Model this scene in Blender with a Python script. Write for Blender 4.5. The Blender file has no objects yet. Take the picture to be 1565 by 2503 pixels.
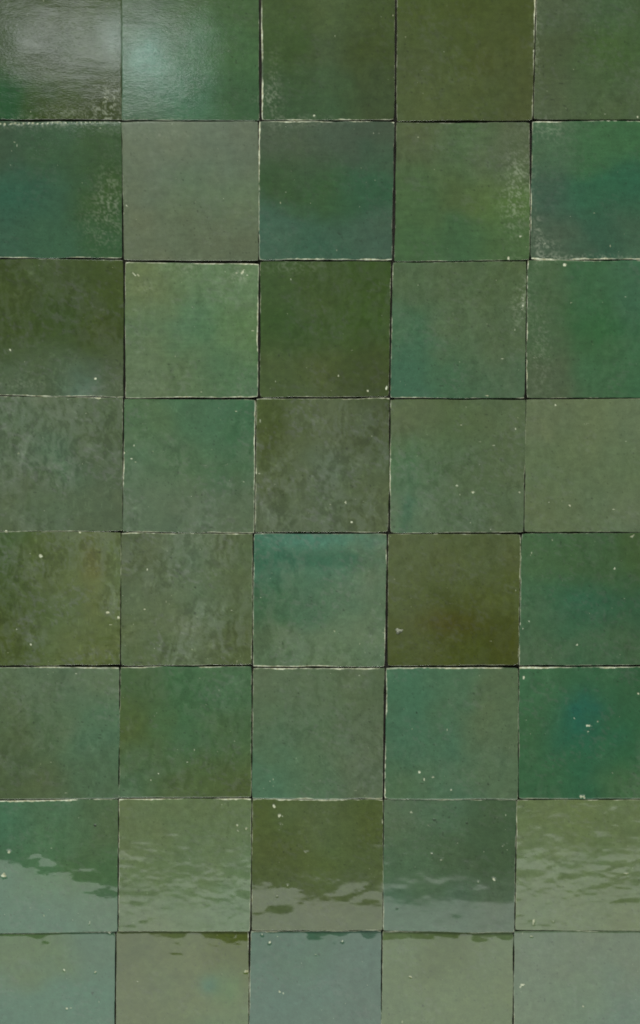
import bpy, math
import numpy as np

# ------------------------------------------------------------------ camera, light, exposure
scene = bpy.context.scene
MID = 1.5                                   # height of the middle of the tile field
PITCH = math.radians(3.1)
cam_data = bpy.data.cameras.new('camera')
cam = bpy.data.objects.new('camera', cam_data)
scene.collection.objects.link(cam)
cam.location = (0.0, -math.cos(PITCH), MID + math.sin(PITCH))
cam.rotation_euler = (math.radians(90) - PITCH, 0, 0)
cam_data.sensor_fit = 'VERTICAL'
cam_data.sensor_height = 24.0
cam_data.lens = 24.0 * 3250.0 / 2503.0
cam_data.clip_start = 0.01
cam_data.clip_end = 50.0
scene.camera = cam

world = bpy.data.worlds.new('World')
scene.world = world
world.use_nodes = True
bg = world.node_tree.nodes['Background']
bg.inputs['Color'].default_value = (0.94, 1.0, 0.94, 1)
bg.inputs['Strength'].default_value = 0.28

def area_lamp(name, loc, aim, sx, sy, watts, colour):
    d = bpy.data.lights.new(name, 'AREA')
    d.shape = 'RECTANGLE'; d.size = sx; d.size_y = sy
    d.energy = watts; d.color = colour
    o = bpy.data.objects.new(name, d)
    scene.collection.objects.link(o)
    o.location = loc
    v = np.array(aim, float) - np.array(loc, float)
    v /= np.linalg.norm(v)
    o.rotation_euler = (math.acos(-v[2]), 0, math.atan2(v[1], v[0]) - math.pi / 2)
    return o

# high soft lamp that lights the wall from above
area_lamp('ceiling_lamp', (-0.3, -1.9, MID + 2.6), (0, 0, MID), 1.3, 0.9, 112.0, (1.0, 1.0, 0.93))
# wide low area lamp, added so that its pale image stands in the glaze of the lowest tiles
area_lamp('low_reflection_lamp', (0.0, -1.6, MID - 1.22), (0, 0, MID - 1.22), 3.0, 0.82, 16.5, (0.96, 1.0, 0.95))
# two dim area lamps added far behind the camera to show as broken pale smears in the middle of the wall
area_lamp('far_reflection_lamp', (-0.52, -2.5, MID - 0.10), (-0.52, 0, MID - 0.10), 0.55, 0.80, 0.36, (0.96, 1.0, 0.96))
area_lamp('far_reflection_lamp', (0.10, -2.5, MID - 0.10), (0.10, 0, MID - 0.10), 0.45, 0.80, 0.30, (0.96, 1.0, 0.96))
# small lamp that glares in the rough glaze of the top left corner
area_lamp('small_lamp', (-0.33, -1.2, MID + 0.68), (0, 0, MID), 0.26, 0.09, 0.42, (0.95, 1.0, 1.0))

vs = scene.view_settings
vs.view_transform = 'Standard'
vs.look = 'None'
vs.exposure = 0.0
vs.gamma = 1.0
vs.use_curve_mapping = False
scene.render.engine = 'CYCLES'
scene.cycles.pixel_filter_type = 'BLACKMAN_HARRIS'
scene.cycles.filter_width = 1.9

# ------------------------------------------------------------------ survey of the wall
# tile corners on the wall plane, millimetres from the middle of the field (x right, z up): TL TR BR BL
CORNERS = {
    (1, 1): [(-244.14, 388.99), (-146.24, 389.58), (-146.88, 291.31), (-245.76, 291.31)],
    (1, 2): [(-145.79, 389.58), (-45.33, 390.17), (-45.13, 290.71), (-146.58, 290.86)],
    (1, 3): [(-43.22, 390.17), (55.27, 390.17), (54.51, 290.71), (-42.85, 290.56)],
    (1, 4): [(56.78, 388.99), (158.59, 389.58), (157.03, 290.71), (57.09, 290.41)],
    (1, 5): [(160.09, 389.58), (258.29, 389.58), (257.27, 291.31), (158.24, 291.31)],
    (2, 1): [(-245.48, 289.52), (-147.05, 289.22), (-147.4, 189.55), (-247.43, 190.15)],
    (2, 2): [(-146.45, 288.77), (-45.89, 289.07), (-46.45, 187.74), (-145.89, 188.04)],
    (2, 3): [(-45.13, 289.67), (54.82, 289.22), (53.15, 188.49), (-44.92, 188.34)],
    (2, 4): [(56.79, 288.32), (155.08, 288.62), (155.78, 188.19), (55.74, 187.13)],
    (2, 5): [(157.34, 289.52), (255.47, 289.97), (255.07, 188.49), (157.0, 188.49)],
    (3, 1): [(-246.84, 188.64), (-146.65, 187.74), (-147.46, 86.34), (-248.5, 88.17)],
    (3, 2): [(-144.84, 185.92), (-46.15, 185.02), (-46.83, 86.64), (-145.32, 85.73)],
    (3, 3): [(-43.86, 186.53), (52.69, 186.98), (51.3, 86.64), (-44.71, 86.49)],
    (3, 4): [(54.37, 185.92), (153.51, 186.53), (152.83, 85.88), (52.83, 86.03)],
    (3, 5): [(154.57, 186.98), (253.25, 187.43), (253.74, 86.03), (154.82, 85.57)],
    (4, 1): [(-248.52, 86.8), (-147.62, 85.42), (-149.19, -13.88), (-250.19, -14.34)],
    (4, 2): [(-146.56, 84.51), (-48.39, 84.05), (-50.04, -15.57), (-148.09, -14.65)],
    (4, 3): [(-47.63, 84.81), (51.61, 84.81), (50.96, -14.96), (-48.35, -14.96)],
    (4, 4): [(53.14, 84.35), (153.61, 84.05), (153.05, -14.96), (53.12, -15.27)],
    (4, 5): [(154.98, 84.35), (253.45, 84.96), (253.28, -14.49), (153.81, -14.65)],
    (5, 1): [(-250.21, -15.27), (-149.97, -15.57), (-151.56, -115.5), (-252.5, -116.12)],
    (5, 2): [(-149.51, -15.73), (-50.66, -16.62), (-52.02, -115.5), (-150.48, -116.12)],
    (5, 3): [(-49.74, -16.5), (49.74, -16.62), (48.92, -117.06), (-50.47, -116.59)],
    (5, 4): [(51.89, -16.62), (151.06, -17.12), (150.01, -115.81), (51.09, -116.12)],
    (5, 5): [(151.83, -16.5), (251.75, -15.57), (251.88, -115.81), (150.94, -115.81)],
    (6, 1): [(-252.52, -117.68), (-151.89, -117.9), (-153.64, -218.25), (-254.83, -218.72)],
    (6, 2): [(-150.96, -117.84), (-51.87, -117.22), (-52.77, -217.46), (-152.7, -217.46)],
    (6, 3): [(-50.63, -118.31), (48.31, -118.62), (47.32, -218.4), (-51.37, -218.4)],
    (6, 4): [(50.63, -118.31), (150.03, -118.31), (150.37, -218.72), (49.25, -218.56)],
    (6, 5): [(150.96, -118.0), (250.66, -117.37), (251.4, -218.4), (151.3, -218.4)],
    (7, 1): [(-254.84, -220.14), (-153.8, -219.19), (-155.11, -321.34), (-256.88, -323.41)],
    (7, 2): [(-152.86, -218.72), (-52.3, -218.72), (-53.68, -320.7), (-153.86, -321.02)],
    (7, 3): [(-51.37, -219.19), (47.95, -219.48), (47.58, -320.22), (-52.12, -320.22)],
    (7, 4): [(48.91, -219.19), (149.29, -219.82), (148.38, -321.81), (48.36, -320.7)],
    (7, 5): [(150.22, -219.48), (250.79, -219.35), (250.27, -320.86), (149.47, -320.06)],
    (8, 1): [(-256.89, -324.37), (-157.12, -322.45), (-158.33, -425.08), (-258.9, -425.73)],
    (8, 2): [(-155.52, -321.81), (-54.75, -321.81), (-55.71, -425.08), (-157.07, -425.08)],
    (8, 3): [(-52.9, -321.81), (46.71, -321.49), (46.43, -424.44), (-54.45, -425.08)],
    (8, 4): [(48.3, -321.81), (147.8, -322.77), (147.47, -425.73), (47.21, -425.08)],
    (8, 5): [(148.85, -321.34), (249.65, -321.65), (250.4, -425.08), (149.04, -425.08)],
}
# glaze tints, pale reflection haze painted in on some tiles, 3 x 3 over each tile from its top left corner
TINTS = {
    (1, 1): '3e4934 3a4529 394725 3f4d36 3d4733 39472b 294f34 374521 3c452b',
    (1, 2): '4e5c4c 485c42 445a3c 506452 4a6852 425e3e 48604e 466854 3b563c',
    (1, 3): '3f502f 4b583a 414d2d 394d2b 46523a 3e492b 394f38 3d543c 3f4b33',
    (1, 4): '46522f 434d29 444d2b 4a5438 47522f 49502f 4d583a 4b5636 485033',
    (1, 5): '4b5642 44583e 425438 48523a 425a34 405638 4d5842 485a3e 4a5a42',
    (2, 1): '3f5040 3d543e 3b4f33 355849 395646 3b502f 3b5849 3d5a46 395438',
    (2, 2): '606a59 616c5b 5e6859 5e6856 5c6c56 5d6e58 5f6854 5a6450 5b6450',  # paleness is partly a painted reflection haze
    (2, 3): '485444 495446 455043 395033 395436 355640 425e50 3b5a4a 42584b',
    (2, 4): '515a40 4e6246 515a46 486040 4c5c3c 50683c 425e40 405e42 48603e',
    (2, 5): '4a624a 3f6242 3b6040 405649 315c46 2f5844 4b5849 375445 405a49',
    (3, 1): '414e2c 435034 404c2a 3e4c2a 3c4c2a 404c28 4d5d48 495941 4b5741',
    (3, 2): '626e4e 5c7354 607757 5a6e52 4d6e52 56714c 5d6c52 566a4e 4b684c',
    (3, 3): '405334 415130 3c502a 3a502e 3e512e 3c5128 475535 485330 3e4828',
    (3, 4): '4f6248 506046 505f41 43644c 52644a 506046 3c604c 43624a 4d624c',
    (3, 5): '495f44 3c5f43 40624c 495d43 345d3b 3a6046 505b46 436246 3e6246',
    (4, 1): '55644e 55634c 4d5b40 556450 4f6853 4d5b45 54614a 52624a 4f5d46',
    (4, 2): '4d6648 43644a 41644a 4f684e 496448 49644a 586853 586651 596651',
    (4, 3): '47522e 535e44 434d2f 515c3d 54614c 4e5b40 57634e 546149 515c40',
    (4, 4): '546144 536244 556349 496848 506248 556349 5a6c55 52644c 54624a',
    (4, 5): '616b51 626f53 626f56 5c6b4f 5f6d51 5b6c50 5f6b4f 5c6b51 5f6d56',
    (5, 1): '475b3b 4f5d37 596540 485532 515e3b 5e6a45 4b572f 56633f 59633a',
    (5, 2): '515c40 596a54 546145 566349 5a6a51 57654a 586547 5f6b51 545e3d',
    (5, 3): '416856 496e5a 5c6c54 406248 49664e 566c54 586a50 5f7055 5e7057',
    (5, 4): '515c3b 525c3b 525c3d 4f5934 49522c 4d562e 4a522a 454d20 444a1b',
    (5, 5): '476244 415b3d 435735 436248 345d48 365741 4b624a 416048 455d43',
    (6, 1): '586850 586a54 5e7059 526044 52684e 506c55 4d5b3f 515f44 4f664e',
    (6, 2): '495f41 436648 4b684c 4e5d37 47684c 4b6243 4f684e 4f5f3d 4f5c38',
    (6, 3): '5c6a53 5a6a51 56634a 526a52 546850 58654f 4d6e58 546c54 596651',
    (6, 4): '456a54 4d6a52 56664c 476853 496a55 58684e 506a50 4d6a55 566a52',
    (6, 5): '416448 3a5f43 36593f 3e6043 2b5d4a 345d41 3c6044 325d44 456444',
    (7, 1): '476c55 4f6c52 526448 49684e 4b6c4e 496443 496a56 4b6a56 4d6853',
    (7, 2): '626f4f 606f4f 606f4f 5f704e 5e7050 607354 5e6d4f 5c7050 5c7154',
    (7, 3): '4f5b34 546142 4d5933 4e5936 526039 505c3a 515c3d 525c3f 525c3d',
    (7, 4): '566852 506852 455941 4d644c 475b43 43553d 4b6452 4d6251 4f5f4c',
    (7, 5): '63704c 63704a 63704c 647454 607150 61704f 606f51 5e6d4c 5c6a47',
    (8, 1): '50643f 50663f 496450 476856 476a57 456855 476a57 4b6a57 496856',
    (8, 2): '4f5938 56613b 4c5625 566140 576540 586843 566140 576540 546c48',
    (8, 3): '3e5d4b 41604c 476053 456255 476457 496053 496255 4b6255 4d6053',
    (8, 4): '596a48 4e5d39 586848 5a6a4a 5b6c4a 5a6a46 586848 5a6a48 586844',
    (8, 5): '596a54 586850 57664f 5a6c54 566c52 4f6856 5a6c52 566e54 4d6658',
}
# bare clay along the top, right, bottom and left edge
RIMS = {
    (1, 1): [0.0, 0.0, 0.2, 0.0],
    (1, 2): [0.0, 0.3, 0.3, 0.0],
    (1, 3): [0.0, 0.3, 0.7, 1.0],
    (1, 4): [0.0, 0.8, 0.1, 0.5],
    (1, 5): [0.0, 0.0, 0.2, 0.4],
    (2, 1): [0.12, 0.2, 0.5, 0.0],
    (2, 2): [0.0, 0.0, 0.2, 0.35],
    (2, 3): [0.7, 0.3, 0.9, 1.0],
    (2, 4): [0.3, 0.6, 0.4, 0.3],
    (2, 5): [0.7, 0.0, 1.0, 0.7],
    (3, 1): [0.3, 0.1, 0.8, 0.0],
    (3, 2): [0.8, 0.8, 0.8, 0.6],
    (3, 3): [0.2, 0.4, 0.5, 0.5],
    (3, 4): [0.4, 0.3, 0.6, 0.5],
    (3, 5): [0.6, 0.0, 0.3, 0.7],
    (4, 1): [0.7, 0.3, 0.5, 0.0],
    (4, 2): [0.3, 0.9, 0.6, 0.6],
    (4, 3): [0.8, 0.4, 0.4, 0.6],
    (4, 4): [0.2, 0.3, 0.5, 0.7],
    (4, 5): [0.3, 0.0, 0.3, 0.4],
    (5, 1): [0.4, 0.4, 0.3, 0.0],
    (5, 2): [0.8, 0.4, 0.3, 0.3],
    (5, 3): [0.5, 0.6, 0.8, 0.7],
    (5, 4): [0.5, 0.6, 0.4, 0.5],
    (5, 5): [0.4, 0.0, 0.3, 0.5],
    (6, 1): [0.9, 0.3, 0.3, 0.0],
    (6, 2): [0.8, 0.4, 0.2, 0.5],
    (6, 3): [0.9, 0.3, 0.7, 0.6],
    (6, 4): [1.0, 0.4, 0.4, 0.8],
    (6, 5): [1.0, 0.0, 0.4, 0.4],
    (7, 1): [1.0, 0.2, 0.3, 0.0],
    (7, 2): [1.0, 0.5, 0.4, 0.7],
    (7, 3): [0.9, 0.4, 0.5, 0.5],
    (7, 4): [0.8, 0.5, 0.3, 0.6],
    (7, 5): [0.6, 0.0, 0.3, 0.5],
    (8, 1): [0.5, 0.3, 0.0, 0.0],
    (8, 2): [0.5, 0.6, 0.0, 0.4],
    (8, 3): [0.8, 0.3, 0.0, 0.6],
    (8, 4): [0.8, 0.3, 0.0, 0.5],
    (8, 5): [0.4, 0.0, 0.0, 0.5],
}
# chips, pinholes and one painted pale reflection: x, z, half sizes in mm, strength (negative: dark pinhole), turn in degrees
CHIPS_AND_GLINT = [
    (-4.4, 293.7, 1.85, 1.23, 0.9, 0), (-38.3, 313.4, 1.23, 0.62, 0.6, 0), (63.2, 351.1, 1.23, 0.92, 0.5, 0), (93.6, 373.9, 0.92, 0.62, 0.7, 0), (75.4, 326.5, 0.92, 0.62, 0.4, 0),
    (180.6, 295.2, 1.23, 0.92, 0.7, 0), (235.1, 292.8, 1.23, 1.54, 0.9, 0), (54.1, 289.8, 2.46, 1.85, 1.0, 0), (158.1, 341.0, 1.23, 1.85, 0.8, 0), (158.5, 359.4, 0.92, 1.23, 0.7, 0),
    (53.8, 366.5, 0.92, 0.92, 0.6, 0), (-143.9, 228.1, 1.23, 0.62, 0.8, 45.0), (-146.1, 222.4, 0.92, 1.23, 0.8, 0), (149.2, 205.5, 1.85, 0.92, 0.7, 0), (140.5, 189.5, 1.54, 1.54, 1.0, 0),
    (215.7, 198.0, 0.92, 1.54, 0.9, 0), (182.3, 184.4, 2.46, 1.54, 0.9, 0), (186.9, 156.0, 1.54, 0.92, 0.6, -30.0), (-231.5, 121.4, 1.23, 1.23, 0.9, 0), (-167.9, 100.1, 1.54, 1.54, 1.0, 0),
    (-138.5, 177.5, 3.08, 0.92, 0.7, 45.0), (-135.8, 176.9, 2.77, 0.92, 0.7, 45.0), (-57.7, 179.0, 3.08, 1.23, 0.9, -50.0), (-54.1, 176.9, 1.54, 0.92, 0.8, 0), (-61.7, 178.1, 1.23, 2.16, 0.7, 0),
    (-49.9, 135.7, 1.85, 0.62, 0.6, 0), (-88.9, 90.0, 0.92, 0.92, 0.6, 0), (-165.8, 85.7, 4.31, 1.54, 1.0, 0), (-45.1, 114.1, 0.92, 1.23, 0.9, 0), (-30.7, 117.1, 0.92, 0.92, -0.9, 0),
    (13.6, 102.2, 0.92, 1.23, 0.9, 0), (35.7, 90.6, 0.92, 1.23, 1.0, 0), (49.7, 92.7, 0.92, 2.77, 1.0, 15.0), (151.2, 154.2, 1.54, 1.23, 0.8, 0), (150.6, 151.1, 1.23, 0.62, 0.6, 0),
    (145.8, 136.6, 0.92, 1.85, 0.5, 0), (159.8, 115.6, 0.92, 0.62, 0.8, 0), (161.9, 115.3, 0.92, 0.62, 0.6, 0), (164.4, 115.3, 0.92, 0.62, 0.5, 0), (125.1, 87.3, 2.77, 1.23, 0.8, 0),
    (110.1, 135.7, 2.46, 2.46, 0.25, 0), (-236.3, -14.6, 1.23, 1.23, 1.0, 0), (-180.6, -15.0, 1.85, 1.23, 1.0, 0), (-147.2, 44.1, 1.23, 1.85, 1.0, 0), (-141.4, 39.8, 1.54, 0.92, 0.9, 0),
    (-138.3, 37.4, 1.23, 0.62, 0.7, 0), (-139.5, 49.9, 0.92, 0.92, 0.7, 0), (-63.0, 75.6, 1.23, 0.92, 0.8, 0), (-71.4, 35.2, 5.54, 1.54, 0.35, -25.0), (-44.9, 68.3, 0.62, 2.46, 0.8, 0),
    (-45.6, 29.1, 1.23, 0.92, 0.8, 0), (-34.0, 21.1, 1.23, 0.62, 0.6, 0), (-47.8, 30.9, 0.62, 4.93, 0.9, 0), (-63.3, -16.2, 3.7, 0.92, 1.0, 0), (-174.2, 6.9, 0.92, 0.62, 0.6, 0),
    (-57.6, 22.9, 1.54, 0.92, 0.5, 0), (-86.8, 34.9, 3.08, 0.62, 0.3, 0), (-226.4, 44.1, 1.54, 1.54, 0.35, 0), (-221.4, 72.3, 0.92, 0.92, 0.5, 0), (38.8, 57.3, 0.92, 0.92, 0.9, 0),
    (19.5, 7.2, 1.23, 1.85, 0.8, 0), (23.9, -7.6, 2.16, 1.23, 0.9, 0), (105.9, 65.2, 0.92, 0.92, 0.8, 0), (146.7, 62.2, 1.23, 0.92, 0.9, 0), (114.8, 14.9, 2.46, 1.23, 0.7, 0),
    (102.8, 19.9, 1.54, 1.23, 0.4, 0), (176.3, 79.9, 1.23, 1.23, 0.9, 0), (172.1, 7.5, 1.23, 1.23, 0.9, 0), (187.8, 4.8, 1.23, 1.23, 1.0, 0), (181.9, 8.5, 0.62, 0.62, 0.7, 0),
    (220.7, 2.0, 1.54, 0.92, 0.7, 0), (113.4, -8.2, 0.62, 1.54, 0.7, 0), (128.2, -13.1, 1.23, 1.23, 0.8, 0), (149.9, 14.9, 0.92, 0.92, 0.8, 0), (130.3, 49.9, 1.85, 0.62, 0.5, 0),
    (144.5, 0.2, 0.92, 0.92, 0.5, 0), (120.4, 53.0, 3.7, 1.23, 0.25, 0), (-5.4, 6.6, 0.92, 0.92, 0.3, 0), (200.1, 66.2, 5.54, 0.92, 0.3, 0), (20.1, 47.5, 1.54, 1.54, -0.5, 0),
    (24.4, 18.9, 1.23, 1.23, -0.5, 0), (-210.4, -32.9, 2.46, 1.85, 0.75, 0), (-218.7, -31.3, 1.23, 0.92, 0.6, 0), (-160.5, -76.0, 3.08, 1.54, 0.95, -15.0), (-158.1, -85.3, 1.54, 1.23, 0.8, 0),
    (-152.2, -80.0, 1.54, 1.54, 0.9, 0), (-166.4, -77.8, 0.92, 1.23, 0.6, 0), (-229.2, -88.7, 0.92, 0.92, 0.9, 0), (-218.6, -100.5, 1.23, 1.85, 0.9, 0), (-168.8, -71.0, 0.92, 0.62, 0.6, 0),
    (-130.3, -43.4, 1.23, 1.23, 1.0, 0), (-132.4, -73.5, 1.23, 1.23, 1.0, 0), (-44.9, -64.8, 0.92, 0.92, 1.0, 0), (-51.8, -110.5, 0.92, 2.77, 1.0, 0), (-96.7, -104.3, 0.62, 0.62, 0.8, 0),
    (-66.9, -74.4, 1.23, 0.62, 0.6, 0), (-112.1, -34.7, 0.92, 0.92, -0.8, 0), (-94.0, -57.0, 0.92, 0.92, -0.7, 0), (-94.4, -76.9, 1.54, 1.54, -0.6, 0), (-166.0, -30.4, 0.92, 0.92, -0.7, 0),
    (222.2, -42.8, 1.23, 1.23, 1.0, 0), (194.1, -100.8, 1.54, 1.23, 0.9, 0), (153.5, -88.4, 0.92, 0.92, 0.9, 0), (157.8, -82.8, 1.23, 0.92, 0.8, 0), (11.0, -90.0, 1.54, 0.92, 0.5, 40.0),
    (13.8, -92.4, 0.92, 0.62, 0.7, 0), (147.7, -59.5, 0.92, 0.92, 0.7, 0), (151.0, -85.0, 0.92, 2.16, 0.9, 0), (234.8, -18.4, 3.7, 1.54, 0.6, -30.0), (159.2, -31.6, 0.62, 2.46, 0.6, 20.0),
    (129.1, -98.0, 1.54, 0.62, 0.5, 0), (87.3, -16.5, 3.7, 0.62, 0.8, 0), (113.5, -68.8, 1.23, 0.62, 0.4, 0), (174.8, -21.1, 1.85, 1.54, 0.5, 0), (199.5, -28.5, 0.92, 0.92, 0.3, 0),
    (229.9, -65.7, 1.23, 0.92, 0.4, 0), (17.8, -74.1, 0.92, 0.92, -0.6, 0), (-184.4, -122.7, 0.92, 0.92, 0.9, 0), (-76.4, -135.2, 0.92, 0.92, 1.0, 0), (-128.6, -204.2, 1.23, 1.23, 1.0, 0),
    (-122.7, -199.2, 0.92, 0.92, 1.0, 0), (-108.0, -180.6, 0.92, 0.62, 0.7, 0), (-95.5, -180.9, 0.92, 1.54, 0.8, -30.0), (-100.9, -190.4, 0.92, 0.92, 0.8, 0), (-193.4, -211.8, 1.85, 0.62, 0.8, 0),
    (-192.8, -214.0, 0.62, 1.23, 0.6, 0), (-203.8, -190.4, 2.46, 0.62, 0.4, 0), (-38.1, -205.2, 0.92, 0.92, 0.8, 0), (-35.6, -208.6, 1.23, 0.92, 0.8, 0), (-35.6, -203.9, 0.62, 0.92, 0.7, 0),
    (-18.8, -207.4, 1.54, 0.92, 0.5, -45.0), (-65.1, -174.3, 0.92, 0.62, 0.7, 0), (-35.0, -224.4, 1.85, 1.85, 1.0, 0), (-212.2, -191.9, 0.62, 1.85, 0.3, 0), (-209.9, -178.4, 0.62, 3.08, 0.3, 20.0),
    (-89.1, -125.5, 4.31, 1.23, 0.3, -15.0), (-87.6, -147.1, 4.31, 3.08, 0.18, 0), (-76.6, -182.2, 3.08, 0.31, 0.4, 0), (75.4, -198.2, 1.54, 1.54, 1.0, 0), (79.2, -203.9, 1.23, 1.85, 1.0, 0),
    (86.0, -201.7, 1.54, 1.23, 1.0, 0), (99.7, -212.1, 1.23, 1.23, 1.0, 0), (96.4, -165.6, 0.92, 1.54, 0.6, 20.0), (154.1, -125.5, 0.92, 2.16, 0.9, 0), (204.1, -162.4, 3.39, 0.92, 0.75, 0),
    (203.2, -166.8, 1.23, 0.92, 0.9, 0), (210.9, -159.3, 1.85, 0.92, 0.7, -20.0), (192.9, -156.8, 0.92, 1.23, 0.7, -30.0), (241.3, -137.7, 1.54, 1.23, 0.9, 0), (198.5, -217.1, 1.54, 2.46, 0.8, 20.0),
    (200.9, -217.1, 1.23, 2.16, 0.8, 0), (29.9, -123.9, 0.92, 0.92, 0.7, 0), (38.1, -176.5, 0.92, 0.92, 0.6, 0), (27.5, -212.1, 3.7, 1.23, 0.4, 0), (73.4, -152.4, 0.92, 0.92, -0.9, 0),
    (116.4, -137.7, 0.92, 0.92, -0.6, 0), (128.0, -207.4, 1.23, 0.92, -0.8, 0), (122.9, -181.6, 3.08, 3.7, 0.15, 0), (222.5, -198.9, 2.46, 1.85, 0.3, 0), (171.7, -190.1, 0.62, 0.62, -0.7, 0),
    (92.2, -139.2, 2.46, 0.92, 0.3, -40.0), (-237.0, -259.5, 1.85, 1.54, 1.0, 0), (-241.3, -277.9, 2.46, 2.77, 1.0, 0), (-171.3, -239.2, 1.54, 1.54, -1.0, 0), (-176.3, -314.5, 0.92, 3.08, 0.7, 15.0),
    (-63.1, -239.2, 1.23, 1.23, 1.0, 0), (-56.3, -241.8, 1.23, 1.54, 1.0, 0), (-62.8, -243.4, 1.23, 0.92, 0.7, 0), (-28.8, -232.0, 0.92, 1.23, 0.7, 0), (-31.0, -232.0, 1.23, 2.46, 1.0, 20.0),
    (-29.8, -238.0, 4.0, 1.85, 0.4, 0), (-24.5, -285.8, 0.92, 1.54, 0.9, 0), (-32.7, -293.2, 0.92, 1.54, 0.8, 0), (-32.3, -265.8, 0.62, 1.54, 0.6, 0), (-27.9, -259.8, 0.92, 0.92, -0.8, 0),  # first entry is a pale reflection, painted like a chip
    (-43.6, -274.1, 0.92, 0.92, -0.6, 0), (-11.7, -228.8, 0.92, 0.92, -0.6, 0), (-111.4, -233.9, 3.08, 1.23, 0.25, 0), (-13.2, -242.4, 3.7, 2.46, 0.2, 0), (-10.1, -259.8, 3.7, 1.23, 0.35, 0),
    (132.9, -280.8, 1.54, 1.54, 0.9, 0), (163.5, -313.8, 0.92, 3.7, 1.0, 8.0), (233.7, -276.3, 2.77, 0.92, 0.8, 0), (125.0, -259.8, 1.23, 0.92, 0.7, 0), (85.0, -260.8, 1.54, 0.92, 0.7, 0),
    (85.0, -262.0, 1.23, 0.62, -0.8, 0), (93.2, -265.5, 3.7, 1.23, 0.4, -10.0), (72.7, -227.2, 8.01, 1.54, 0.35, -32.0), (140.5, -254.4, 4.31, 1.54, 0.3, -25.0), (112.0, -237.4, 1.23, 0.92, -0.8, 0),
    (86.8, -235.1, 1.85, 1.23, -0.7, 0), (120.7, -283.0, 0.92, 0.92, 0.6, 0), (47.5, -235.8, 0.62, 2.77, 0.8, 0), (64.7, -261.4, 3.08, 0.92, 0.2, 0), (83.4, -239.9, 2.77, 1.54, 0.3, 35.0),
    (222.7, -242.1, 1.85, 0.92, 0.3, 0), (58.6, -303.0, 1.54, 1.23, -0.4, 0), (178.2, -313.5, 0.92, 1.54, 0.6, 0), (-196.1, -351.5, 0.92, 2.77, 0.9, -15.0), (-194.0, -358.6, 0.92, 1.23, 0.5, 0),
    (-172.3, -353.4, 1.23, 1.23, 1.0, 0), (-174.3, -369.8, 1.85, 1.54, -0.8, 0), (-175.3, -368.5, 0.92, 0.62, 0.4, 0), (-194.2, -381.6, 1.85, 1.23, 0.9, 0), (-191.7, -381.0, 1.54, 1.23, 0.7, 0),
    (-56.6, -352.8, 2.16, 1.85, 1.0, 0), (-139.8, -360.8, 0.92, 0.92, 0.8, 0), (-38.4, -330.4, 1.23, 1.85, 0.9, 20.0), (-44.3, -324.0, 0.92, 1.23, 0.9, 0), (-31.2, -368.8, 1.23, 1.85, 0.9, 30.0),
    (-28.1, -369.8, 1.23, 1.54, 0.9, -40.0), (-3.3, -340.0, 1.23, 0.92, 0.8, 0), (-24.0, -332.7, 2.46, 1.54, -0.3, 0), (-64.7, -327.2, 1.23, 2.77, 0.3, 30.0), (-12.7, -373.6, 1.54, 1.85, -0.3, 0),
    (-221.9, -380.0, 0.92, 0.92, 0.5, 0), (-161.4, -322.8, 1.54, 1.54, 1.0, 0), (68.8, -357.0, 2.16, 1.23, 1.0, 0), (155.5, -363.1, 2.46, 1.54, 0.9, -25.0), (153.6, -364.7, 1.23, 1.54, 0.8, 0),
    (154.2, -368.5, 0.92, 1.54, 0.5, 0), (161.7, -325.3, 1.85, 0.92, 0.8, 0), (78.7, -379.4, 1.54, 1.23, -0.7, 0), (17.1, -329.2, 1.23, 1.54, 0.8, 0), (119.2, -383.6, 1.54, 0.92, 0.4, 30.0),
    (201.8, -380.0, 1.23, 1.54, 0.6, 30.0), (63.0, -392.2, 0.92, 1.23, 0.8, 0), (222.3, -335.5, 2.77, 1.23, -0.4, 20.0), (-0.8, -339.1, 1.23, 0.92, -0.6, 0), (52.0, -381.3, 0.92, 0.92, -0.5, 0),
    (177.7, -330.1, 1.23, 0.92, -0.4, 0), (129.8, -372.0, 0.62, 2.16, 0.3, -20.0), (-237.0, 287.9, 0.99, 1.69, 0.84, 60.0), (-233.4, 287.8, 1.14, 1.66, 0.82, 50.0), (-229.1, 287.9, 1.11, 1.6, 0.86, 50.0),
    (-226.1, 288.2, 1.14, 1.54, 0.61, 50.0), (-223.1, 287.8, 0.8, 1.63, 0.93, 40.0), (-219.8, 288.0, 1.11, 1.54, 0.97, 40.0), (-215.8, 288.2, 1.17, 1.32, 0.75, 50.0), (-212.8, 288.4, 1.17, 1.39, 0.85, 40.0),
    (-209.5, 288.1, 0.99, 1.36, 0.76, 50.0), (-205.5, 288.3, 1.14, 1.42, 1.0, 60.0), (-201.6, 288.4, 0.89, 1.26, 0.83, 50.0), (-197.9, 288.8, 1.11, 1.2, 0.71, 50.0), (-194.3, 288.6, 0.95, 1.11, 0.63, 50.0),
    (-191.6, 288.8, 0.92, 0.99, 0.84, 50.0), (-188.2, 288.8, 0.99, 1.2, 0.71, 50.0), (-184.0, 289.0, 0.8, 1.02, 0.61, 50.0), (-180.1, 289.2, 0.86, 1.02, 0.99, 40.0), (-176.7, 288.8, 1.14, 0.86, 0.78, 60.0),
    (-173.4, 289.0, 1.05, 0.74, 0.99, 60.0), (-170.4, 289.2, 1.05, 0.95, 0.77, 40.0), (-166.7, 289.3, 0.77, 0.74, 0.83, 50.0), (-163.4, 289.3, 0.83, 0.77, 0.73, 40.0), (-159.8, 289.6, 1.05, 0.74, 0.61, 50.0),
    (-155.5, 289.8, 0.92, 0.68, 0.72, 60.0), (-152.2, 289.6, 0.89, 0.62, 0.84, 40.0), (-148.6, 289.8, 1.11, 0.8, 0.87, 50.0), (-145.2, 289.7, 1.08, 0.55, 0.67, 40.0), (-141.6, 289.8, 1.02, 0.77, 0.87, 50.0),
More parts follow.
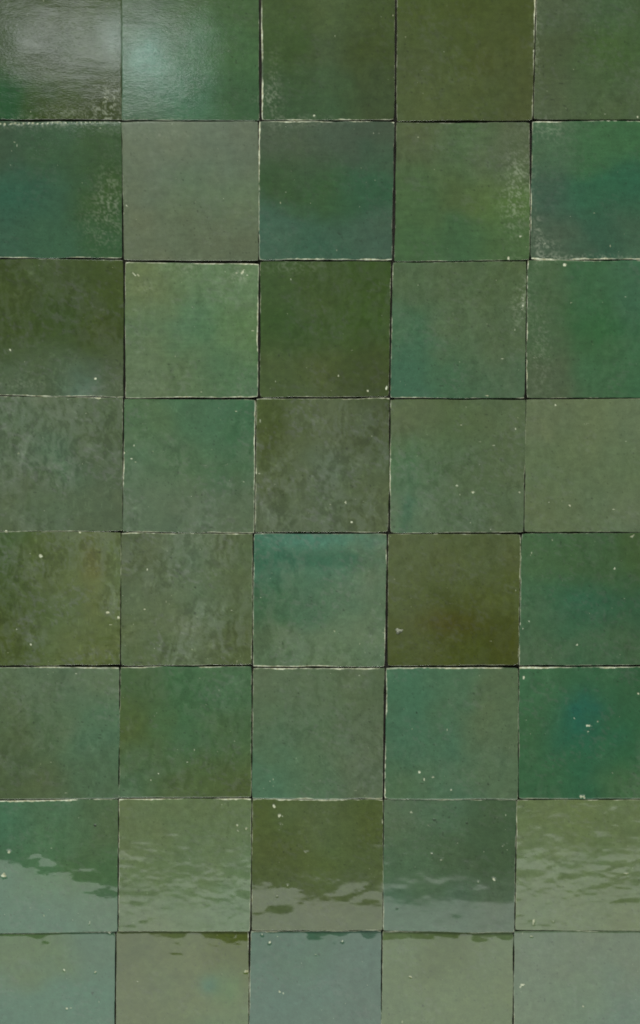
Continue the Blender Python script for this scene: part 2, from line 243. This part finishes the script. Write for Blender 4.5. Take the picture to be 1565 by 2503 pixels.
    (-138.3, 289.3, 0.83, 0.59, 0.86, 60.0), (-134.6, 289.7, 0.83, 0.65, 0.68, 60.0),
]
LUMP = (59.5, -90.0)

# rough, speckled patches where the glaze is worn through in grains: x, z, half sizes (mm), strength
GRAINS = [
    (-157, 303, 9, 14, .85), (-175, 296, 30, 6, .45), (-156, 232, 10, 26, .5), (-165, 215, 14, 20, .3),
    (147, 248, 11, 26, .62), (143, 224, 8, 20, .5), (152, 160, 4, 16, .75), (147, 150, 6, 14, .45),
    (168, 196, 9, 8, .7), (195, 190, 40, 2.2, .6), (162, 204, 3, 16, .65), (170, 284, 14, 10, .4),
    (-40, 306, 10, 5, .35), (-120, 280, 26, 3, .35), (-210, 289, 42, 4.0, .75), (-160, 290.5, 26, 2.0, .6),
    (-118, 291, 20, 1.6, .7), (-98, 184, 16, 8, .4), (-60, 176, 10, 6, .6), (-20, 184, 22, 6, .35),
    (-35, 312, 6, 26, .4), (160, 340, 4, 30, .35), (-130, 168, 8, 5, .35), (-20, 290, 30, 4, .4),
    (165, 120, 8, 40, .35), (-60, 90, 5, 5, .3), (-225, 96, 25, 4, .3), (-140, 95, 20, 3, .3),
]
# tinted pools in the glaze, and pale glare painted in at the upper left: x, z, half sizes (mm), tint
POOLS_AND_GLARE = [
    (-84, -363, 8, 7, '3a6a58'), (-72, -366, 10, 12, '4c6c3e'), (200, -150, 14, 16, '2a5e52'), (0, -21, 52, 8, '4a7666'), (0, -36, 52, 7, '36604c'),
    (-178, 88, 16, 20, '526a5c'), (-150, 350, 12, 16, '66766c'), (-128, 335, 14, 18, '5c8074'),
    (66, -10, 9, 30, '42644e'), (-172, -45, 8, 30, '60643c'), (96, -84, 26, 10, '484816'),
]
# how each tile is set: lean up/down, lean sideways (milliradians), proud (mm), ripple, matt, mottle (painted reflections, flakes, scuffs), grain
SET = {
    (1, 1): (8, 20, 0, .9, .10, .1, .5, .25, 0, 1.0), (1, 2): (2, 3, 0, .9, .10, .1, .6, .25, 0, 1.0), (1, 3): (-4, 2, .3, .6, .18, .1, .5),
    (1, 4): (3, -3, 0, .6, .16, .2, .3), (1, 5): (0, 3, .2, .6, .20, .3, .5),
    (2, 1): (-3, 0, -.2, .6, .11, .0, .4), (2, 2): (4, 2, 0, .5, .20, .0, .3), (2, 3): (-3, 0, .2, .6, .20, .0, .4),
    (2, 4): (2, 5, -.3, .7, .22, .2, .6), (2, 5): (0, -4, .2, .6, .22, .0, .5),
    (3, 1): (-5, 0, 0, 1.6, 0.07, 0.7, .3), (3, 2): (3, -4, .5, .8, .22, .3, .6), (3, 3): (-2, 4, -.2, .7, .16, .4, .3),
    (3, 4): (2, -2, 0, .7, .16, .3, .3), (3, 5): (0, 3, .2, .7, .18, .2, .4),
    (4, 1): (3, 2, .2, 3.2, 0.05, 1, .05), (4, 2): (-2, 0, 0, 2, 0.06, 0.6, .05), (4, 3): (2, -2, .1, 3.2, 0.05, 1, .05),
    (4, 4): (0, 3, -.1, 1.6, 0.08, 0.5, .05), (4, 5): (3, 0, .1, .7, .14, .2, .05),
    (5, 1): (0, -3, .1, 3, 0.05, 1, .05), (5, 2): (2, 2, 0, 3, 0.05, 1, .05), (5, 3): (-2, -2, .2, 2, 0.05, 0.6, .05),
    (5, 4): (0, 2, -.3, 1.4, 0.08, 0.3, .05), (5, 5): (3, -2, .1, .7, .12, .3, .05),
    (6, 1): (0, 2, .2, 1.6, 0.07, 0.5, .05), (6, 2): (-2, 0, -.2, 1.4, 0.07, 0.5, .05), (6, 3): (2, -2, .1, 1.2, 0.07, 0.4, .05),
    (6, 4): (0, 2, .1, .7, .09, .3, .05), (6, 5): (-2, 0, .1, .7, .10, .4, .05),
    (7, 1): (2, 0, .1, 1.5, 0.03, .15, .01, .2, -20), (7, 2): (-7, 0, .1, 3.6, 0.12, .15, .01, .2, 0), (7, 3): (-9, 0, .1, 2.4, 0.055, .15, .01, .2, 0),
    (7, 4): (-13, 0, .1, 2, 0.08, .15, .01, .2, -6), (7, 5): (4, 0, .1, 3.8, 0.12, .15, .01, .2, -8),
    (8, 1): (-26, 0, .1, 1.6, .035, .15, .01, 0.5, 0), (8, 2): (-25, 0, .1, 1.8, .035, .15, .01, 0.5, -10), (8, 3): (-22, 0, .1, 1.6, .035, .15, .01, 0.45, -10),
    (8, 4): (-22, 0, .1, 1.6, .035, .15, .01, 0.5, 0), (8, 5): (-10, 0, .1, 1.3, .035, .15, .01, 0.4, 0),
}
LABELS = {
    (5, 4): 'olive brown tile darkest along its bottom edge with a small raised lump',
    (6, 5): 'deep teal tile with a blue centre',
    (5, 3): 'grey green tile with a teal band across its top',
    (2, 2): 'plain pale grey green tile with hardly any speckles',
    (7, 3): 'dark olive tile with a pale wavy reflection along its bottom',
    (1, 2): 'green tile with a white glare at its left',
}
SNUG = 0.13          # mm each edge is let out so that the joints close up
LIGHT = 1.0          # overall scale between the tints above and the glaze colour

# ------------------------------------------------------------------ helpers
def lin(h):
    c = np.array([int(h[i:i + 2], 16) for i in (0, 2, 4)], float) / 255.0
    return np.where(c <= 0.04045, c / 12.92, ((c + 0.055) / 1.055) ** 2.4)

SHEEN = 0.011        # light the glaze mirrors on top of its colour
def bare(h):
    """glaze colour for a tint as it looks on the wall"""
    c = lin(h) * np.array([.985, 1.005, .965])
    return np.maximum(c - SHEEN, .25 * c) / 1.08

TABLE = np.random.RandomState(11).rand(256, 256)

def noise(x, y, seed):
    """smooth value noise in 0..1"""
    x = x + seed * 17.31; y = y + seed * 9.77
    xi = np.floor(x).astype(int); yi = np.floor(y).astype(int)
    fx = x - xi; fy = y - yi
    fx = fx * fx * fx * (fx * (fx * 6 - 15) + 10); fy = fy * fy * fy * (fy * (fy * 6 - 15) + 10)
    a = TABLE[xi & 255, yi & 255]; b = TABLE[(xi + 1) & 255, yi & 255]
    c = TABLE[xi & 255, (yi + 1) & 255]; d = TABLE[(xi + 1) & 255, (yi + 1) & 255]
    return (a * (1 - fx) + b * fx) * (1 - fy) + (c * (1 - fx) + d * fx) * fy

def fbm(x, y, seed, octaves=4, gain=0.5, turn=0.65):
    t = 0; amp = 1; tot = 0
    for k in range(octaves):
        c, s = math.cos(turn * (k + .6)), math.sin(turn * (k + .6))
        t = t + amp * noise((x * c - y * s) * 2.1 ** k, (x * s + y * c) * 2.1 ** k, seed + 3.7 * k)
        tot += amp; amp *= gain
    return t / tot

def step(a, b, x):
    t = np.clip((x - a) / (b - a), 0, 1)
    return t * t * (3 - 2 * t)

# ------------------------------------------------------------------ materials
def tile_material():
    m = bpy.data.materials.new('glazed_clay')
    m.use_nodes = True
    nt = m.node_tree; N = nt.nodes; L = nt.links
    bsdf = N['Principled BSDF']
    def attr(name):
        a = N.new('ShaderNodeAttribute'); a.attribute_name = name; return a
    def math_node(op, a, b, clamp=False):
        n = N.new('ShaderNodeMath'); n.operation = op; n.use_clamp = clamp
        for i, v in enumerate((a, b)):
            if hasattr(v, 'links'): L.new(v, n.inputs[i])
            else: n.inputs[i].default_value = v
        return n.outputs[0]
    def tex(scale, detail, stretch=None):
        n = N.new('ShaderNodeTexNoise'); n.inputs['Scale'].default_value = scale; n.inputs['Detail'].default_value = detail
        if stretch:
            mp = N.new('ShaderNodeMapping'); mp.inputs['Scale'].default_value = stretch
            L.new(co, mp.inputs['Vector']); L.new(mp.outputs[0], n.inputs['Vector'])
        else:
            L.new(co, n.inputs['Vector'])
        return n.outputs['Fac']
    co_n = N.new('ShaderNodeTexCoord')
    info = N.new('ShaderNodeObjectInfo')
    off = N.new('ShaderNodeVectorMath'); off.operation = 'MULTIPLY_ADD'
    L.new(info.outputs['Random'], off.inputs[0]); off.inputs[1].default_value = (7, 3, 5)
    L.new(co_n.outputs['Object'], off.inputs[2])
    co = off.outputs[0]
    glaze = attr('glaze'); wear = attr('wear'); pin = attr('pinhole'); matt = attr('matt'); grain = attr('grain')
    # fine cloudiness of the glaze
    n1 = tex(1300, 3); n2 = tex(260, 4); n3 = tex(500, 2, (0.35, 1, 2.2))
    s1 = math_node('SUBTRACT', n1, 0.5); s2 = math_node('SUBTRACT', n2, 0.5); s3 = math_node('SUBTRACT', n3, 0.5)
    a1 = math_node('MULTIPLY', s1, 0.50); a2 = math_node('MULTIPLY', s2, 0.30); a3 = math_node('MULTIPLY', s3, 0.14)
    tot = math_node('ADD', math_node('ADD', a1, a2), math_node('ADD', a3, 1.0))
    mul = N.new('ShaderNodeVectorMath'); mul.operation = 'SCALE'
    L.new(glaze.outputs['Color'], mul.inputs[0]); L.new(tot, mul.inputs['Scale'])
    # clay showing where the glaze is chipped or worn
    w = math_node('ADD', wear.outputs['Fac'], math_node('MULTIPLY', s2, 0.5))
    mr = N.new('ShaderNodeMapRange'); mr.inputs['From Min'].default_value = 0.30; mr.inputs['From Max'].default_value = 0.70
    L.new(w, mr.inputs['Value'])
    clay = N.new('ShaderNodeMix'); clay.data_type = 'RGBA'
    clay.inputs['A'].default_value = (0.36, 0.36, 0.22, 1); clay.inputs['B'].default_value = (0.60, 0.64, 0.49, 1)
    cr = N.new('ShaderNodeMapRange'); cr.inputs['From Min'].default_value = 0.35; cr.inputs['From Max'].default_value = 0.62
    L.new(tex(420, 3), cr.inputs['Value']); L.new(cr.outputs[0], clay.inputs['Factor'])
    mix = N.new('ShaderNodeMix'); mix.data_type = 'RGBA'
    L.new(mr.outputs[0], mix.inputs['Factor']); L.new(mul.outputs[0], mix.inputs['A']); L.new(clay.outputs['Result'], mix.inputs['B'])
    dk = N.new('ShaderNodeMix'); dk.data_type = 'RGBA'
    L.new(pin.outputs['Fac'], dk.inputs['Factor']); L.new(mix.outputs['Result'], dk.inputs['A'])
    dk.inputs['B'].default_value = (0.012, 0.016, 0.010, 1)
    L.new(dk.outputs['Result'], bsdf.inputs['Base Color'])
    ro = N.new('ShaderNodeMix'); ro.data_type = 'FLOAT'
    L.new(mr.outputs[0], ro.inputs['Factor']); L.new(matt.outputs['Fac'], ro.inputs['A']); ro.inputs['B'].default_value = 0.8
    L.new(ro.outputs['Result'], bsdf.inputs['Roughness'])
    bsdf.inputs['IOR'].default_value = 1.5
    bp = N.new('ShaderNodeBump'); bp.inputs['Distance'].default_value = 0.0001
    L.new(tex(850, 3, (.6, 1, 1.3)), bp.inputs['Height']); L.new(grain.outputs['Fac'], bp.inputs['Strength'])
    L.new(bp.outputs[0], bsdf.inputs['Normal'])
    return m

def plain_material(name, a, b, scale, rough):
    m = bpy.data.materials.new(name); m.use_nodes = True
    nt = m.node_tree; N = nt.nodes; L = nt.links
    bsdf = N['Principled BSDF']; bsdf.inputs['Roughness'].default_value = rough
    t = N.new('ShaderNodeTexNoise'); t.inputs['Scale'].default_value = scale; t.inputs['Detail'].default_value = 5
    c = N.new('ShaderNodeTexCoord'); L.new(c.outputs['Object'], t.inputs['Vector'])
    x = N.new('ShaderNodeMix'); x.data_type = 'RGBA'
    x.inputs['A'].default_value = (*a, 1); x.inputs['B'].default_value = (*b, 1)
    L.new(t.outputs['Fac'], x.inputs['Factor']); L.new(x.outputs['Result'], bsdf.inputs['Base Color'])
    bp = N.new('ShaderNodeBump'); bp.inputs['Distance'].default_value = 0.001
    L.new(t.outputs['Fac'], bp.inputs['Height']); L.new(bp.outputs[0], bsdf.inputs['Normal'])
    return m

TILE_MAT = tile_material()
BED_MAT = plain_material('dark_mortar', (0.02, 0.019, 0.015), (0.06, 0.055, 0.045), 300, 0.95)
LUMP_MAT = plain_material('clay_crumb', (0.03, 0.04, 0.02), (0.42, 0.44, 0.34), 500, 0.5)

# ------------------------------------------------------------------ the wall
wall = bpy.data.objects.new('tiled_wall', None)
wall.location = (0, 0, MID - 0.54)
scene.collection.objects.link(wall)
wall['label'] = 'wall of handmade square tiles in mottled green and olive glaze'
wall['category'] = 'wall'
wall['kind'] = 'thing'

def grid_lines(n_mid):
    edge = [0, .18, .4, .65, .95, 1.3, 1.75, 2.3]          # mm from the edge
    mid = np.linspace(3.0, 97.0, n_mid)
    return np.concatenate([edge, mid, 100 - np.array(edge[::-1])]) / 100.0

def build_tile(name, corners, tints, rims, setting, seed, n_mid):
    lean, side, proud, ripple, matt, sheen_mottle, grain = setting[:7]
    weave = grain if grain > .25 else 0.0
    brushed = setting[9] if len(setting) > 9 else 0
    twist = setting[8] if len(setting) > 8 else 0
    roll = setting[7] if len(setting) > 7 else .25
    TL, TR, BR, BL = [np.array(p, float) for p in corners]
    g = grid_lines(n_mid); n = len(g)
    U, V = np.meshgrid(g, g)                                # V runs down
    X = (TL[0] * (1 - U) + TR[0] * U) * (1 - V) + (BL[0] * (1 - U) + BR[0] * U) * V
    Z = (TL[1] * (1 - U) + TR[1] * U) * (1 - V) + (BL[1] * (1 - U) + BR[1] * U) * V
    # edges cut by hand: slightly wavy, nicked, corners rounded off
    def wob(t, s):
        return (noise(t / 18, t * 0, seed + s) - .5) * .55 + (noise(t / 4, t * 0, seed + s + 5) - .5) * .25
    eL = np.exp(-U * 100 / 5); eR = np.exp(-(1 - U) * 100 / 5); eT = np.exp(-V * 100 / 5); eB = np.exp(-(1 - V) * 100 / 5)
    X = X + wob(Z, 1) * eL - wob(Z, 2) * eR
    Z = Z - wob(X, 3) * eT + wob(X, 4) * eB
    def corner(a, b, r):
        return np.clip(1 - np.hypot(a, b) / r, 0, 1)
    for (a, b, sx, sz, k) in ((U, V, 1, -1, 0), (1 - U, V, -1, -1, 1), (1 - U, 1 - V, -1, 1, 2), (U, 1 - V, 1, 1, 3)):
        q = corner(a * 100, b * 100, 3.2) * (0.5 + 1.0 * TABLE[int(seed * 7 + k * 13) % 256, 3] ** 2) * .42
        X = X + sx * q; Z = Z + sz * q
    def out(t, s):
        return SNUG + .42 * step(.5, .85, noise(t / 30, t * 0, seed + s))
    X = X - out(Z, 6) * eL + out(Z, 7) * eR; Z = Z + out(X, 8) * eT - out(X, 9) * eB
    dT, dR, dB, dL = V * 100, (1 - U) * 100, (1 - V) * 100, U * 100
    d = np.minimum(np.minimum(dT, dB), np.minimum(dL, dR))
    # relief of the glaze: rolled edges, slow swell, horizontal ripples
    H = -0.09 * np.exp(-d / 0.40)
    # the top edge is rolled back, more in some places than in others
    H = H - roll * .28 * np.exp(-dT / 9) * (.25 + 1.5 * step(.35, .75, fbm(X / 26, Z / 40, seed + 25, 2)))
    H = H + 0.16 * (fbm(X / 45, Z / 40, seed + 20, 2) - .5)
    amp = 0.45 + 1.1 * step(.3, .75, noise(X / 38, Z / 26, seed + 23))
    if ripple > 2.5:      # hammered, lumpy face
        H = H + ripple * amp * 0.070 * (fbm(X / 17 + .8 * noise(X / 15, Z / 15, seed + 26), Z / 9, seed + 21, 3, .40, .12) - .5)
    else:
        H = H + ripple * amp * 0.075 * (fbm(X / 25, Z / 13, seed + 21, 2, .40, .12) - .5)
    H = H + ripple * (.020 if ripple > 2.5 else .012) * (fbm(X / 6.5, Z / 3.6, seed + 27, 2, .5, .1) - .5)
    if brushed: H = H + brushed * .030 * (fbm(X / 13, Z / 2.4, seed + 28, 2, .6, .05) - .5) + brushed * .012 * (noise(X / 1.9, Z / 7, seed + 29) - .5)
    H = H + twist * 1e-5 * (X - X.mean()) * (Z - Z.mean())
    # bare clay along the edges
    wear = np.zeros_like(X)
    for dist, run, s, k in ((dT, X, rims[0], 31), (dR, Z, rims[1], 32), (dB, X, rims[2], 33), (dL, Z, rims[3], 34)):
        wob1 = noise(run / 11, run * 0, seed + k) * .75 + noise(run / 2.4, run * 0, seed + k + 4) * .6
        width = np.clip(s * 1.25 * (wob1 - .40 * (1.3 - s)), 0, 1.6) + .06 * (s > .05)
        wear = np.maximum(wear, step(1.25, 0.75, dist / np.maximum(width, .05)) * np.clip(.33 + .20 * s + .85 * s * (noise(run / 14, run * 0, seed + k + 9) - .45), 0, 1))
    pin = np.zeros_like(X)
    for cx, cz, rx, rz, s, ang in CHIPS_AND_GLINT:
        if cx < X.min() - 3 or cx > X.max() + 3 or cz < Z.min() - 3 or cz > Z.max() + 3: continue
        c_, s_ = math.cos(math.radians(ang)), math.sin(math.radians(ang))
        dx, dz = X - cx, Z - cz
        a = dx * c_ - dz * s_; b = dx * s_ + dz * c_
        rr = np.hypot(a / max(rx * .76, .38), b / max(rz * .76, .38)) + (noise(X / 1.1, Z / 1.1, seed + 41) - .5) * .9
        m = step(1.15, .55, rr)
        if s > 0:
            wear = np.maximum(wear, m * (.24 + .52 * s)) if s > .45 else np.maximum(wear, m * (.12 + .7 * s) * step(.35, .6, fbm(X / 2, Z / 1.4, seed + 45, 2)) * 1.25)
            H = H - .16 * m * s
        else:
            pin = np.maximum(pin, m * -s); H = H + .12 * m * s
    for cx, cz, rx, rz, s in GRAINS:
        if cx + rx * 2 < X.min() or cx - rx * 2 > X.max() or cz + rz * 2 < Z.min() or cz - rz * 2 > Z.max(): continue
        m = np.exp(-(((X - cx) / rx) ** 2 + ((Z - cz) / rz) ** 2))
        sp = noise(X / 1.25, Z / 1.25, seed + 51) * .6 + noise(X / 3.1, Z / 3.1, seed + 52) * .4
        wear = np.maximum(wear, .52 * np.clip(step(.86 - .36 * m * s, 1.0 - .34 * m * s, sp) * step(.2, .6, m) * s, 0, 1))
    # stray pinholes and specks everywhere
    r1 = noise(X / 1.3, Z / 1.3, seed + 61); r2 = noise(X / 9, Z / 9, seed + 62)
    wear = np.maximum(wear, .55 * step(.95, .99, r1) * step(.5, .7, r2))
    pin = np.maximum(pin, .55 * step(.94, .985, noise(X / 1.2, Z / 1.2, seed + 63)))
    # glaze colour
    wu = U + (fbm(X / 30, Z / 30, seed + 71, 3) - .5) * .30
    wv = V + (fbm(X / 34, Z / 26, seed + 72, 3) - .5) * .30
    t = np.array([bare(h) for h in tints.split()]).reshape(3, 3, 3)
    fu = np.clip(wu * 3 - .5, 0, 1.999); fv = np.clip(wv * 3 - .5, 0, 1.999)
    iu = fu.astype(int); iv = fv.astype(int); fu = step(0, 1, fu - iu)[..., None]; fv = step(0, 1, fv - iv)[..., None]
    C = (t[iv, iu] * (1 - fu) + t[iv, iu + 1] * fu) * (1 - fv) + (t[iv + 1, iu] * (1 - fu) + t[iv + 1, iu + 1] * fu) * fv
    C = C * .82 + C.reshape(-1, 3).mean(0) * .18
    for cx, cz, rx, rz, h in POOLS_AND_GLARE:
        if cx + rx * 2 < X.min() or cx - rx * 2 > X.max() or cz + rz * 2 < Z.min() or cz - rz * 2 > Z.max(): continue
        if not (X.min() < cx < X.max() and Z.min() < cz < Z.max()): continue
        rr = ((X - cx) / rx) ** 2 + ((Z - cz) / rz) ** 2 + (fbm(X / 9, Z / 9, seed + 75, 3) - .5) * 1.2
        m = np.exp(-np.clip(rr, 0, 50))[..., None] * .8
        C = C * (1 - m) + bare(h) * m
    # pale ragged reflections painted into the glaze colour, and a slow drift of hue
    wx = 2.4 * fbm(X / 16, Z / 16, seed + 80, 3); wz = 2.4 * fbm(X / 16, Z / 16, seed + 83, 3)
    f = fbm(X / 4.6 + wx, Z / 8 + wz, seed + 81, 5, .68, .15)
    sheen_mask = .6 * step(.47, .515, f) + .4 * step(.55, .585, f)
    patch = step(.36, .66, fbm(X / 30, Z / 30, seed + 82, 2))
    sheen_mask = sheen_mask * (.10 + .90 * patch)
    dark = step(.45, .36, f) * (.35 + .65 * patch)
    pale_sheen = C.mean(-1, keepdims=True) * np.array([.93, 1.16, .86])
    k = (sheen_mottle * .75 * sheen_mask)[..., None]
    C = C * (1 - k) + (pale_sheen * .5 + C * .5 + .006) * 1.26 * k
    C = C * (1 - (.05 + .17 * sheen_mottle) * dark)[..., None]
    drift = (fbm(X / 22, Z / 22, seed + 84, 3) - .5)[..., None]
    C = C * (1 + drift * np.array([.12, .0, -.08]))
    C = C * (1 + .34 * (fbm(X / 5, Z / 4, seed + 85, 4, .65) - .5) + weave * .10 * (noise(X / 1.6, Z / 9, seed + 86) - .5) + weave * .22 * (noise(X / 12, Z / 1.5, seed + 87) - .5))[..., None]
    # small pale flakes floating in the glaze
    fl = noise(X / 2.8 + 1.6 * noise(X / 5, Z / 5, seed + 95), Z / 2.2 + X / 7, seed + 96) * .7 + noise(X / 1.4, Z / 1.2, seed + 97) * .3
    fl = step(.60, .72, fl) * step(.40, .66, fbm(X / 20, Z / 20, seed + 98, 2))
    k = ((.10 + .22 * sheen_mottle) * fl)[..., None]
    C = C * (1 - k) + (C.mean(-1, keepdims=True) * np.array([1.15, 1.3, 1.1]) + .02) * k * 1.25
    # scuffs: short fine strokes in a few directions
    for q, (ang, lo) in enumerate(((.25, .80), (1.2, .82), (2.3, .82))):
        ang = ang + (seed * .37) % .6
        a = X * math.cos(ang) + Z * math.sin(ang); b = Z * math.cos(ang) - X * math.sin(ang)
        sc = step(lo, lo + .12, noise(a / 7, b / 1.1, seed + 101 + q)) * step(.45, .7, noise(X / 18, Z / 18, seed + 105 + q))
        k = (.30 * sc * (.3 + sheen_mottle))[..., None]
        C = C * (1 - k) + (C * 1.5 + .012) * k
    # dusty grains where the glaze is rough
    for cx, cz, rx, rz, s in GRAINS:
        if cx + rx * 2 < X.min() or cx - rx * 2 > X.max() or cz + rz * 2 < Z.min() or cz - rz * 2 > Z.max(): continue
        m = np.exp(-(((X - cx) / rx) ** 2 + ((Z - cz) / rz) ** 2))
        sp = step(.42, .85, noise(X / .9, Z / .9, seed + 55) * .6 + noise(X / 2.3, Z / 1.7, seed + 56) * .4)
        k = np.clip(m * s * sp * .48, 0, 1)[..., None]
        C = C * (1 - k) + np.array([.40, .44, .34]) * k
    C = np.clip(C * LIGHT, .004, .9)
    M = np.clip(matt * (.75 + .5 * fbm(X / 20, Z / 20, seed + 91, 3)), .03, .9)
    G = grain * (.5 + fbm(X / 18, Z / 18, seed + 92, 2))
    # mesh, millimetres -> metres, origin in the middle of the tile's face
    ox, oz = float(X.mean()), float(Z.mean())
    P = np.stack([X - ox, -H, Z - oz], -1).reshape(-1, 3)
    idx = np.arange(n * n).reshape(n, n)
    q = np.stack([idx[:-1, :-1], idx[1:, :-1], idx[1:, 1:], idx[:-1, 1:]], -1).reshape(-1, 4)
    loop = np.concatenate([idx[0, ::-1], idx[1:, 0], idx[-1, 1:], idx[-2:0:-1, -1]])   # TR>TL>BL>BR
    rim = P[loop]
    k1 = rim + np.array([0, 1.4, 0]); k2 = rim * np.array([.975, 0, .975]) + np.array([0, 11.0, 0])
    base1 = len(P); m_ = len(loop); base2 = base1 + m_
    P = np.concatenate([P, k1, k2]) / 1000.0
    a = np.arange(m_); b = (a + 1) % m_
    s1 = np.stack([loop[a], base1 + a, base1 + b, loop[b]], -1)[:, ::-1]
    s2 = np.stack([base1 + a, base2 + a, base2 + b, base1 + b], -1)[:, ::-1]
    F = np.concatenate([q, s1, s2])
    me = bpy.data.meshes.new(name)
    me.vertices.add(len(P)); me.vertices.foreach_set('co', P.astype(np.float32).ravel())
    me.loops.add(F.size); me.loops.foreach_set('vertex_index', F.astype(np.int32).ravel())
    me.polygons.add(len(F)); me.polygons.foreach_set('loop_start', np.arange(0, F.size, 4, dtype=np.int32))
    me.polygons.foreach_set('use_smooth', np.ones(len(F), dtype=bool))
    me.update(calc_edges=True)
    me.materials.append(TILE_MAT)
    def put(nm, arr, tail):
        at = me.attributes.new(nm, 'FLOAT', 'POINT')
        at.data.foreach_set('value', np.concatenate([arr.ravel(), np.full(2 * m_, tail)]).astype(np.float32))
    put('wear', wear, .35); put('pinhole', pin, .35); put('matt', M, .8); put('grain', G, .5)
    at = me.attributes.new('glaze', 'FLOAT_COLOR', 'POINT')
    cc = np.concatenate([C.reshape(-1, 3), np.tile(C.reshape(-1, 3)[loop], (2, 1))])
    at.data.foreach_set('color', np.concatenate([cc, np.ones((len(cc), 1))], 1).astype(np.float32).ravel())
    o = bpy.data.objects.new(name, me)
    scene.collection.objects.link(o)
    o.parent = wall
    o.location = (ox / 1000, -proud / 1000, oz / 1000 + 0.54)
    o.rotation_euler = (lean / 1000, 0, side / 1000)
    return o

# mortar bed behind the tiles
x0, x1, z0, z1 = -.372, .372, 0.0, 1.08
def bed():
    nx, nz = 40, 56
    xs = np.linspace(x0, x1, nx); zs = np.linspace(z0, z1, nz)
    v = [(x, .0075 + .001 * float(noise(np.array(x * 60), np.array(z * 60), 2)), z) for z in zs for x in xs]
    f = [(j * nx + i, j * nx + i + 1, (j + 1) * nx + i + 1, (j + 1) * nx + i) for j in range(nz - 1) for i in range(nx - 1)]
    k = len(v)
    v += [(x0, .04, z0), (x1, .04, z0), (x1, .04, z1), (x0, .04, z1)]
    f += [tuple(range(nx - 1, -1, -1)) + (k, k + 1), tuple((nz - 1) * nx + i for i in range(nx)) + (k + 2, k + 3),
          tuple(j * nx for j in range(nz)) + (k + 3, k), tuple(j * nx + nx - 1 for j in range(nz - 1, -1, -1)) + (k + 1, k + 2),
          (k + 3, k + 2, k + 1, k)]
    me = bpy.data.meshes.new('mortar_bed'); me.from_pydata(v, [], f); me.update()
    me.materials.append(BED_MAT)
    o = bpy.data.objects.new('mortar_bed', me); scene.collection.objects.link(o); o.parent = wall
bed()

tiles = {}
for (r, c), quad in CORNERS.items():
    o = build_tile('tile', quad, TINTS[r, c], RIMS[r, c], SET[r, c], r * 10 + c + .37, 118)
    if (r, c) in LABELS: o['label'] = LABELS[r, c]
    tiles[r, c] = o

# the field goes on for one tile beyond the photograph on every side
rs = np.random.RandomState(4)
for r in range(0, 10):
    for c in range(0, 7):
        if (r, c) in CORNERS: continue
        rr, cc = min(max(r, 1), 8), min(max(c, 1), 5)
        base = np.array(CORNERS[rr, cc], float)
        base = base + np.array([(c - cc) * 100.5, (rr - r) * 100.5])
        src = (int(rs.randint(2, 8)), int(rs.randint(1, 6)))
        build_tile('tile', base, TINTS[src], [.5, .4, .4, .4], (0, 0, 0, .9, .12, .4, .2), r * 10 + c + .91, 30)

# crumb of clay fused to the olive tile
def lump():
    t = tiles[5, 4]
    cx, cz = LUMP
    v = []; f = []; nu, nv = 14, 8
    for j in range(nv + 1):
        ph = math.pi / 2 * j / nv
        for i in range(nu):
            th = 2 * math.pi * i / nu
            k = 1 + .35 * math.sin(3 * th + 1) * math.sin(ph) + .2 * math.sin(5 * th + 4 * ph)
            v.append((2.6e-3 * k * math.sin(ph) * math.cos(th), -1.5e-3 * math.cos(ph) * (1 + .2 * math.sin(2 * th)) + .0002, 1.9e-3 * k * math.sin(ph) * math.sin(th)))
    for j in range(nv):
        for i in range(nu):
            a, b = j * nu + i, j * nu + (i + 1) % nu
            f.append((a, b, b + nu, a + nu))
    me = bpy.data.meshes.new('crumb'); me.from_pydata(v, [], f); me.update()
    me.polygons.foreach_set('use_smooth', np.ones(len(f), dtype=bool)); me.materials.append(LUMP_MAT)
    o = bpy.data.objects.new('clay_crumb', me); scene.collection.objects.link(o); o.parent = t
    o.location = (cx / 1000 - t.location.x, 0, cz / 1000 + .54 - t.location.z)
lump()
